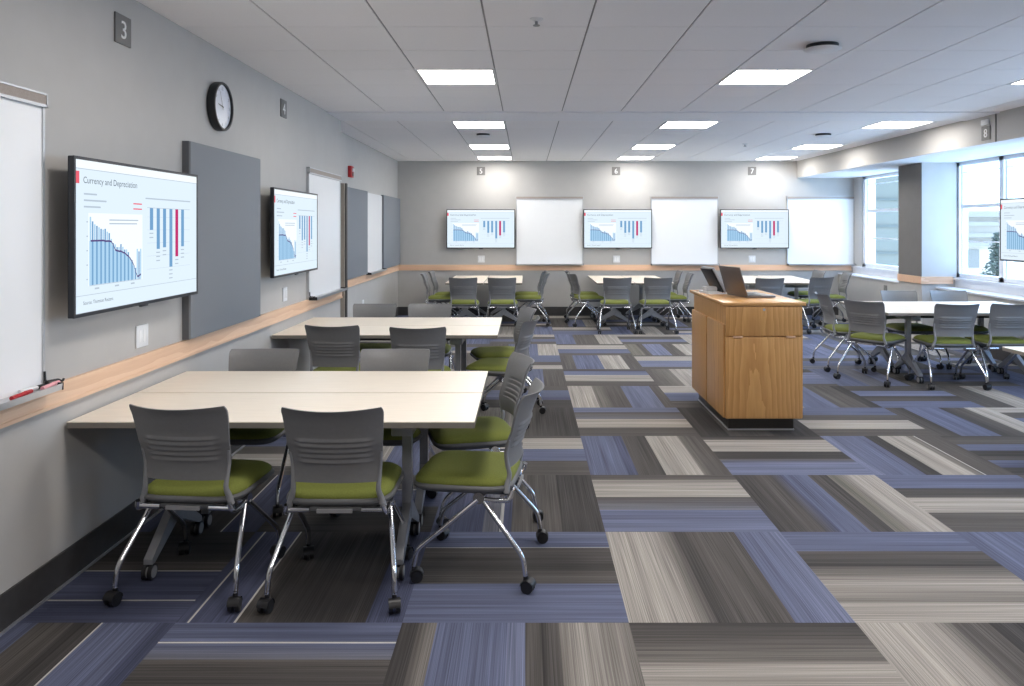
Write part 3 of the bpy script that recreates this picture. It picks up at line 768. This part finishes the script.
def make_chair():
    e = empty('nesting_chair', (0, 0, 0))
    seat = pad(.450, .455, .436, .482, .035).build('seat', M['green'], e, angle=60); seat['label'] = 'green upholstered seat'
    sp = pad(.472, .475, .402, .452, .033, crown=.3).build('seat_pan', M['pan'], e, angle=60)
    bm_, prof = back_shell(); bk = bm_.build('backrest', M['shell'], e, angle=38); bk['label'] = 'grey plastic back with five louvred slots'
    for s_ in (-1, 1):
        pts = []
        for z in (.405, .44, .478, .53, .58, .64):
            y, w, t = prof(max(z, .478)); pts.append((s_*(w-.006+(.478-z)*.30*(z < .478)), y-.000+(.012*(z < .45)), z))
        u = MB(); u.tube(pts, (.0145, .006), 10, 0, .02); u.build('back_upright', M['shellf'], e)
    hx, hy, hz = .208, -.055, .385
    cb = MB(); cb.cyl((-.20, hy, .390), (.20, hy, .390), .012, n=12, mi=0); cb.box(-.17, .17, -.19, .17, .385, .404, 0, .006)
    cb.box(-.075, .075, -.215, -.205, .386, .402, 1); cb.build('crossbar', [M['pan'], M['castergrey']], e)
    for s_ in (-1, 1):
        h = MB(); h.cyl((s_*(hx-.028), hy, hz), (s_*(hx+.018), hy, hz), .026, n=18)
        h.tube([(s_*hx, hy, hz-.005), (s_*(hx+.004), -.12, hz-.012), (s_*(hx+.006), -.195, .378), (s_*(hx-.004), -.205, .418)], .011, 10, 0, .03)
        h.cyl((s_*.110, -.192, .392), (s_*.212, -.192, .392), .012, n=12); h.cyl((s_*.120, -.160, .390), (s_*.205, -.160, .390), .012, n=12)
        h.build('hinge', M['chrome'], e)
        rl = MB(); rl.tube([(s_*hx, hy-.005, hz), (s_*.262, -.262, .150), (s_*.264, -.272, .072)], .0115, 10, 0, .035); r_ = rl.build('leg', M['chrome'], e)
        c = caster_mesh(s_*.264, -.272, .2*s_).build('caster', M['caster'], r_)
        fl = MB(); fl.tube([(s_*(hx+.010), hy+.005, hz-.01), (s_*.236, .225, .145), (s_*.238, .238, .072)], .0115, 10, 0, .035); f_ = fl.build('leg', M['chrome'], e)
        c = caster_mesh(s_*.238, .238, -.3*s_).build('caster', M['caster'], f_)
    return e
def chair(x, y, rot, label, group):
    if not CHAIRS: o = make_chair()
    else: o = copy_tree(CHAIRS[0])
    CHAIRS.append(o); o.location = (x, y, 0); o.rotation_euler.z = R(rot)
    tag(o, 'grey-backed green-seat chair '+label, 'chair', group)
g = 'chairs around the front left tables'
chair(-1.45, 3.46, -5, 'nearest the camera, closest to the left wall', g)
chair(-.81, 3.425, 0, 'nearest the camera, right of its twin, back turned', g)
chair(-.235, 3.62, 82, 'side-on at the right end of the front left table', g)
chair(-.275, 4.31, 104, 'side-on at front left table end, behind another side-on chair', g)
chair(-1.605, 4.42, 180, 'facing the camera behind the front left table, beside the wall', g)
chair(-.81, 4.41, 178, 'facing the camera behind the front left table, away from the wall', g)
g = 'chairs around the second left tables'
chair(-1.475, 6.09, -4, 'with its back turned at the second left table, beside the wall', g)
chair(-.825, 5.98, 2, 'with its back turned at the second left table, towards the aisle', g)
chair(-.205, 6.32, 74, 'angled at the right end of the second left table, nearer one', g)
chair(-.225, 6.98, 106, 'at the right end of the second left table, farther one', g)
chair(-1.48, 7.20, 180, 'facing the camera behind the second left table, by the wall', g)
chair(-.94, 7.20, 180, 'facing the camera behind the second left table, by the aisle', g)
g = 'chairs around the leftmost back tables'
chair(-.945, 11.60, 1, 'back turned at the leftmost back table, left of two', g)
chair(-.355, 11.60, -1, 'back turned at the leftmost back table, right of two', g)
chair(-1.41, 12.42, -88, 'side-on at the leftmost back table, left side, nearer one', g)
chair(-1.37, 13.05, -92, 'side-on at the leftmost back table, left side, by the back wall', g)
chair(.075, 12.45, 88, 'side-on at the leftmost back table, right side, nearer one', g)
chair(.05, 13.08, 84, 'side-on at the leftmost back table, right side, by the back wall', g)
g = 'chairs around the middle back tables'
chair(1.365, 11.60, 0, 'back turned at the middle back table, left of two', g)
chair(1.975, 11.60, 0, 'back turned at the middle back table, right of two', g)
chair(1.00, 12.45, -78, 'side-on at the middle back table, left side, nearer one', g)
chair(.98, 13.10, -90, 'side-on at the middle back table, left side, by the back wall', g)
chair(2.43, 12.45, 88, 'side-on at the middle back table, right side, nearer one', g)
chair(2.39, 13.08, 90, 'side-on at the middle back table, right side, by the back wall', g)
g = 'chairs around the back right tables'
chair(3.62, 11.52, 0, 'back turned behind the lectern, seen right of the laptop', g)
chair(4.40, 11.72, 18, 'turned towards the back right table, seen just right of the lectern', g)
chair(4.86, 13.20, 96, 'at the window side of the back right table, by the back wall', g)
chair(5.04, 12.55, 84, 'at the window side of the back right table, nearer one', g)
g = 'chairs around the window-side tables'
chair(3.655, 7.95, -52, 'angled at the left end of the window-side table, nearest one', g)
chair(3.62, 8.62, -94, 'edge-on at the left end of the window-side table, farther one', g)
chair(4.25, 7.72, -2, 'back turned at the window-side table, left of two', g)
chair(4.80, 7.74, 0, 'back turned at the window-side table, at the right picture edge', g)
chair(4.41, 8.75, 180, 'facing the camera behind the window-side table, left of two', g)
chair(4.99, 8.75, 178, 'facing the camera behind the window-side table, right of two', g)

# ------------------------------------------------------------------ lectern
LX0, LX1, LY0, LY1, LZ = 1.545, 2.146, 5.90, 7.05, 1.013
e = empty('lectern', ((LX0+LX1)/2, (LY0+LY1)/2, 0)); tag(e, 'oak lectern cabinet standing in the aisle with a laptop on top', 'lectern')
hx, hy = (LX1-LX0)/2, (LY1-LY0)/2
w = MB(); w.box(-hx+.012, hx-.012, -hy+.012, hy-.012, .105, LZ-.026); w.build('carcass', M['oak'], e)
w = MB(); w.box(-hx-.022, hx+.022, -hy-.024, hy+.03, LZ-.026, LZ, 0, .004); w.build('top', M['oaktop'], e)
w = MB(); w.box(-hx+.045, hx-.045, -hy+.075, hy-.06, 0, .105); o_ = w.build('toe_kick', M['toe'], e)
w = MB(); w.box(-hx+.040, hx-.040, -hy+.070, hy-.055, 0, .012); w.build('base_strip', M['alu'], e)
w = MB(); w.box(-hx+.004, hx-.004, -hy-.008, -hy+.012, .753, LZ-.032, 0, .002); d = w.build('drop_front', M['oak'], e)
w = MB(); w.cyl((0, -hy-.012, .955), (0, -hy-.007, .955), .010, n=16); w.build('lock', M['alu'], d)
w = MB(); w.box(-hx+.004, hx-.004, -hy-.008, -hy+.012, .112, .743, 0, .002); d = w.build('door', M['oak'], e)
for px in (-.205, .205):
    w = MB(); w.box(px-.037, px+.037, -hy-.022, -hy-.006, .738, .752, 0, .003); w.build('pull', M['railx'], d)
ys = (-hy+.02, .0, hy-.01)
w = MB(); w.box(-hx+.008, -hx+.0125, -.03, .03, .112, .83); w.build('gap_shade_strip', M['oakdark'], e)  # dark strip on the carcass paints the shade between the side doors
for a, b in ((ys[0], ys[1]-.016), (ys[1]+.016, ys[2])):
    w = MB(); w.box(-hx-.008, -hx+.012, a, b, .112, .835, 0, .002); w.build('door', M['oak'], e)
    w = MB(); w.box(hx-.012, hx+.010, a, b, .112, .835, 0, .002); w.build('door', M['oak'], e)
# laptop
hd = Vector((-.08, .35, 0)).normalized(); ang = math.atan2(hd.y, hd.x)-R(90)
e = empty('laptop', (1.772, 6.375, LZ), ang); tag(e, 'open grey laptop on the lectern, its lid turned to the camera', 'laptop')
w = MB(); w.box(.0, .250, -.18, .18, .003, .020, 0, .004); w.build('keyboard_base', M['laptop'], e)
w = MB(); w.box(.03, .135, -.155, .155, .0195, .022, 0); w.build('keys', M['laptopkey'], e)
w = MB(); w.box(.155, .225, -.05, .05, .0195, .0208, 0); w.build('touchpad', M['castergrey'], e)
w = MB(); T = Matrix.Translation((0, 0, .022)) @ Matrix.Rotation(R(-17), 4, 'Y'); w.box(-.010, 0, -.18, .18, 0, .245, 0, .003, T); lid = w.build('lid', M['laptop'], e)
w = MB(); w.box(-.0005, .001, -.168, .168, .014, .234, 0, 0, T); w.build('display', M['black'], lid)
# tilted control panel
e = empty('control_panel', (1.655, 6.72, LZ), R(8)); tag(e, 'tilted black control panel on a pale base behind the laptop', 'control panel')
w = MB(); w.prism([(-.11, 0), (.12, 0), (.12, .018), (-.11, .018)], -.085, .105, 0); w.box(-.08, .02, -.05, .05, .018, .06, 0, .006); w.build('base', M['plate'], e)
w = MB(); T = Matrix.Translation((.075, 0, .022)) @ Matrix.Rotation(R(-29), 4, 'Y'); w.box(-.022, 0, -.13, .13, 0, .245, 0, .004, T); p_ = w.build('housing', M['castergrey'], e)
w = MB(); w.box(-.038, -.021, -.125, .125, .01, .24, 0, .003, T); w.build('back_cover', M['black'], p_)
w = MB(); w.box(-.001, .001, -.115, .115, .02, .225, 0, 0, T); w.build('touchscreen', M['black'], p_)

# ------------------------------------------------------------------ light, sky, camera
def area(name, loc, rot, sx, sy, power, col):
    l = bpy.data.lights.new(name, 'AREA'); l.shape = 'RECTANGLE'; l.size = sx; l.size_y = sy; l.energy = power; l.color = col
    o = bpy.data.objects.new(name, l); C.objects.link(o); o.location = loc; o.rotation_euler = rot; return o
for k in LCOLS:                                  # the fittings that hang over and behind the camera
    for y in (.6, 3.3):
        area('ceiling_lamp', (TX0+P*(k+.5), y, ZC-.02), (0, 0, 0), .56, .56, 21, (1, .95, .9))
for a, b in WINS:
    o = area('window_portal', (XR+.16, (a+b)/2, (ZW+ZS)/2), (0, R(90), 0), ZS-ZW, b-a, 1, (1, 1, 1)); o.data.cycles.is_portal = True
wd = bpy.data.worlds.new('World'); bpy.context.scene.world = wd; wd.use_nodes = True
nt = wd.node_tree; bg = nt.nodes['Background']
tc = nt.nodes.new('ShaderNodeTexCoord'); sep = nt.nodes.new('ShaderNodeSeparateXYZ'); cr = nt.nodes.new('ShaderNodeValToRGB')
nt.links.new(tc.outputs['Generated'], sep.inputs[0]); nt.links.new(sep.outputs['Z'], cr.inputs['Fac']); nt.links.new(cr.outputs['Color'], bg.inputs['Color'])
cr.color_ramp.elements[0].position = 0.0; cr.color_ramp.elements[0].color = (.49, .72, 1, 1)
cr.color_ramp.elements[1].position = .6; cr.color_ramp.elements[1].color = (.36, .60, 1, 1)
bg.inputs['Strength'].default_value = 6.8

cam = bpy.data.cameras.new('Camera'); co = bpy.data.objects.new('Camera', cam); C.objects.link(co)
co.location = (0, 0, EYE); co.rotation_euler = (R(90), 0, 0)
cam.sensor_fit = 'HORIZONTAL'; cam.sensor_width = 36; cam.lens = 36*760/1024
cam.shift_x = (512-526)/1024; cam.shift_y = -(343-227.3)/1024; cam.clip_start = .05; cam.clip_end = 300
sc = bpy.context.scene; sc.camera = co
sc.view_settings.view_transform = 'Standard'; sc.view_settings.look = 'None'; sc.view_settings.exposure = 0.22
sc.cycles.use_denoising = True; sc.cycles.max_bounces = 8; sc.cycles.diffuse_bounces = 5; sc.cycles.sample_clamp_indirect = 6.0
